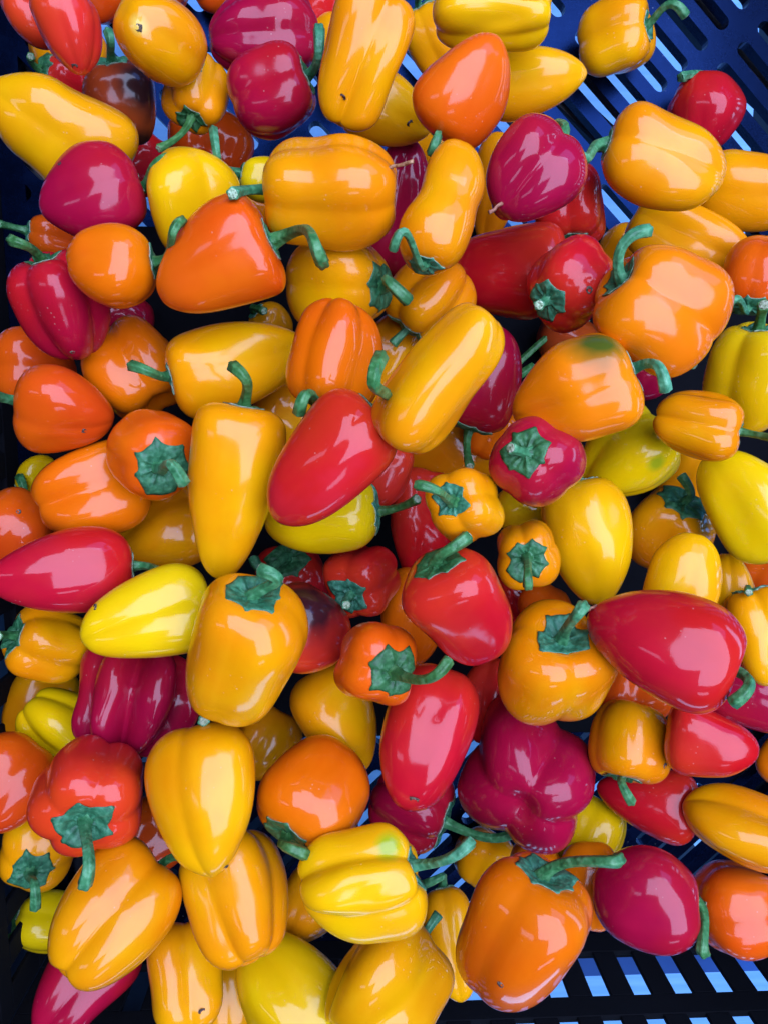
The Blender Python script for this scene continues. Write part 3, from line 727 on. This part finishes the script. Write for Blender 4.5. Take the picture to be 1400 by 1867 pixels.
P(246,1278,232,200,82,0,'M','bell',2.1,'dark crimson deeply ribbed pepper, lower left',stem='-',roll=20,lob=(7, 0.32))
P(20,1428,136,140,60,0,'V','round',2.0,'brown orange pepper cut by the left edge, lower left',stem='-')
P(171,1443,206,196,-98,52,'C','bell',2.8,'red lobed pepper with long straight stem hanging down',stem=(155,1614),via=(160,1545),lob=(5,.13),roll=30,calyx=56)
P(68,1540,156,156,-92,50,'G','round',1.9,'yellow pepper at left edge with dark calyx and drooping stem',stem=(65,1656),via=(60,1605),calyx=46)
# --- bottom
P(100,1682,114,150,172,0,'Y','round',1.3,'greenish yellow pepper in the dark lower left corner',stem=(-2,1716),via=(30,1690),calyx=24)
P(152,1788,170,225,55,-4,'M','heart',1.9,'crimson pepper at the bottom left corner, cleft tip down',stem='-',lob=(3,.14),roll=60)
P(210,1671,222,252,52,-4,'G','bell',3.2,'large yellow pepper with a notch in its left end, lower left',stem=(333,1562),roll=55,calyx=36,lob=(3, 0.18))
P(281,1525,116,115,60,0,'V','round',1.5,'dull orange pepper in shade between red lobed and yellow ones',stem='-')
P(380,1455,206,272,98,-4,'G','heart',3.3,'large yellow heart pepper pointing down, left of the round orange',stem=(372,1314),lob=(3,.10),roll=30,scar=(415,1583,5),calyx=36)
P(480,1355,96,110,60,0,'G','round',1.6,'amber pepper tucked behind the large yellow heart',stem='-')
P(430,1640,200,228,112,-6,'A','block',3.0,'amber blocky pepper with double groove, below the yellow heart',stem='-',lob=(4,.13),roll=15)
P(343,1775,146,195,102,-4,'G','bell',2.3,'yellow pepper with three lobed tip near the bottom edge, left',stem='-',lob=(3,.14),roll=60,scar=(366,1851,5))
P(410,1805,104,150,100,0,'G','round',1.8,'amber pepper half hidden beside the three lobed tip',stem='-')
P(520,1806,196,240,-50,-3,'Y','long',2.5,'lemon yellow pepper cut by the bottom edge, left of centre',stem='-',lob=(3,.03))
P(700,1786,216,248,42,-4,'L','bell',2.8,'bumpy yellow pepper at the bottom edge, centre',stem=None,lob=(4,.10),wob=2.6,calyx=34)
P(561,1645,96,110,60,0,'A','round',1.8,'amber pepper wedged between amber blocky and lobed yellow ones',stem='-')
P(653,1598,204,238,10,8,'L','bell',3.3,'lobed yellow pepper with greenish shoulder and stem pointing right',stem=(858,1534),via=(800,1572),roll=20,patch=((712,1545,34,(0.36,0.45,0.01)),),calyx=42,lob=(4, 0.19),wob=1.8)
P(746,1470,158,150,-22,4,'M','bell',2.0,'crimson pepper behind the lobed yellow one with the longest stem',stem=(964,1491),via=(880,1526),calyx=50)
P(778,1343,168,266,72,-4,'R','long',3.0,'long red pepper with a white blossom end, lower centre',stem='-',lob=(3,.02),scar=(756,1463,7))
P(687,1213,152,156,-22,62,'T','round',3.3,'orange pepper with crinkled star calyx, above the long red one',stem=(817,1203),via=(765,1240),lob=(4,.08),calyx=48)
P(616,1312,146,200,118,-4,'G','heart',2.2,'mustard yellow smooth pepper left of the long red one',stem='-',lob=(3,.025))
P(574,1441,194,196,-122,18,'O','round',2.8,'round orange pepper with a hooked stem at its lower left',stem=(558,1558),via=(516,1540),lob=(4,.04),calyx=50)
P(968,1425,242,190,62,-58,'M','bell',2.3,'big crimson pepper showing its four lobed blossom end',stem='-',roll=50,lob=(4, 0.15))
P(892,1275,88,125,80,0,'R','round',1.6,'dark crimson pepper left of the three lobed yellow one',stem='-')
P(768,960,92,165,80,0,'R','long',1.4,'dark red knobbly pepper in the centre hollow',stem='-',wob=3.0)
P(700,862,84,100,60,0,'C','round',2.0,'red pepper hidden behind the centre pink red one',stem='-')
P(815,825,140,165,20,0,'A','round',1.0,'dark amber pepper deep in the hollow below the long pale one',stem='-')
P(514,760,104,112,60,0,'G','round',1.8,'yellow pepper behind the tallest golden stem',stem='-')
P(1032,620,118,100,60,0,'K','round',1.4,'dark brick pepper above the green blotched orange one',stem=(972,668),via=(968,640),calyx=22)
P(895,785,86,84,60,0,'O','round',1.2,'dull orange pepper left of the snapped stem crimson one',stem='-')
P(955,925,92,84,60,0,'Y','round',1.5,'olive yellow pepper below the snapped stem crimson one',stem='-')
P(752,1125,96,145,80,0,'O','long',1.5,'dull orange pepper left of the red upright one',stem='-')
P(940,1095,84,84,60,0,'R','round',1.5,'dark crimson pepper right of the red upright one',stem='-')
P(995,1108,84,70,60,0,'V','round',1.5,'dark orange pepper below the smallest golden one',stem='-')
P(1143,1264,120,96,80,-20,'V','bell',1.9,'dull orange lobed pepper under the largest red one',stem='-',lob=(4,.14))
P(1143,1346,152,144,-102,8,'G','bell',2.5,'small mustard pepper with a crease and stem pointing down',stem=(1150,1462),via=(1132,1425),lob=(4,.07),roll=10,calyx=36,scar=(1217,1395,4))
P(1296,1350,144,164,165,-4,'R','heart',2.5,'pinkish red pepper below the largest red, tip to the right',stem='-',lob=(3,.025))
P(1375,1272,108,150,160,0,'M','long',2.0,'dark magenta pepper behind the drooping stem at right',stem='-')
P(1178,1456,134,186,-14,-3,'R','cone',2.0,'red pepper under the small mustard one, narrow end left',stem='-',lob=(3,.025))
P(1346,1502,146,210,-20,-4,'G','long',2.3,'yellow grooved pepper cut by the right edge, lower right',stem='-',lob=(3,.15),roll=20)
P(1178,1638,190,200,-8,-4,'M','round',2.5,'round crimson pepper on the crate slots at lower right',stem=(1282,1735),via=(1282,1695),lob=(3,.03),calyx=22)
P(1350,1656,180,178,184,22,'T','round',2.6,'round orange pepper at lower right, calyx facing left',stem=(1298,1668),stub=True,lob=(4,.08),calyx=46)
P(1083,1613,114,158,85,0,'O','long',2.1,'small orange pepper behind the arched stem, lower right',stem='-')
P(938,1694,222,284,57,32,'O','bell',3.5,'large orange pepper with thick arched stem near the bottom',stem=(1128,1566),via=(1062,1570),lob=(4,.07),roll=35,calyx=60,scar=(917,1802,5))
P(1070,1520,100,116,60,0,'Y','round',1.8,'yellow pepper glimpsed under the big four lobed crimson one',stem='-')
P(975,1578,86,70,60,0,'O','round',1.8,'dark orange pepper behind the large arched stem pepper',stem='-')
P(824,1718,104,196,98,0,'G','long',1.8,'dusty yellow pepper squeezed left of the large orange one',stem=(772,1612),via=(808,1597),calyx=24)
P(880,1562,94,84,60,0,'G','round',1.0,'olive pepper in shadow under the longest stem',stem='-')
P(1176,690,84,80,60,0,'M','round',1.0,'dark magenta pepper deep below the biggest orange one',stem=(1266,668),calyx=18)
P(1424,1386,72,80,60,0,'O','round',2.0,'orange sliver at the right edge beside the blue slots',stem='-')

for i, p in enumerate(sorted(PEPPERS, key=lambda q: q['layer'])): build(i, p)
print('peppers', len(PEPPERS), 'duplicate labels', len(PEPPERS)-len({p['label'] for p in PEPPERS}))
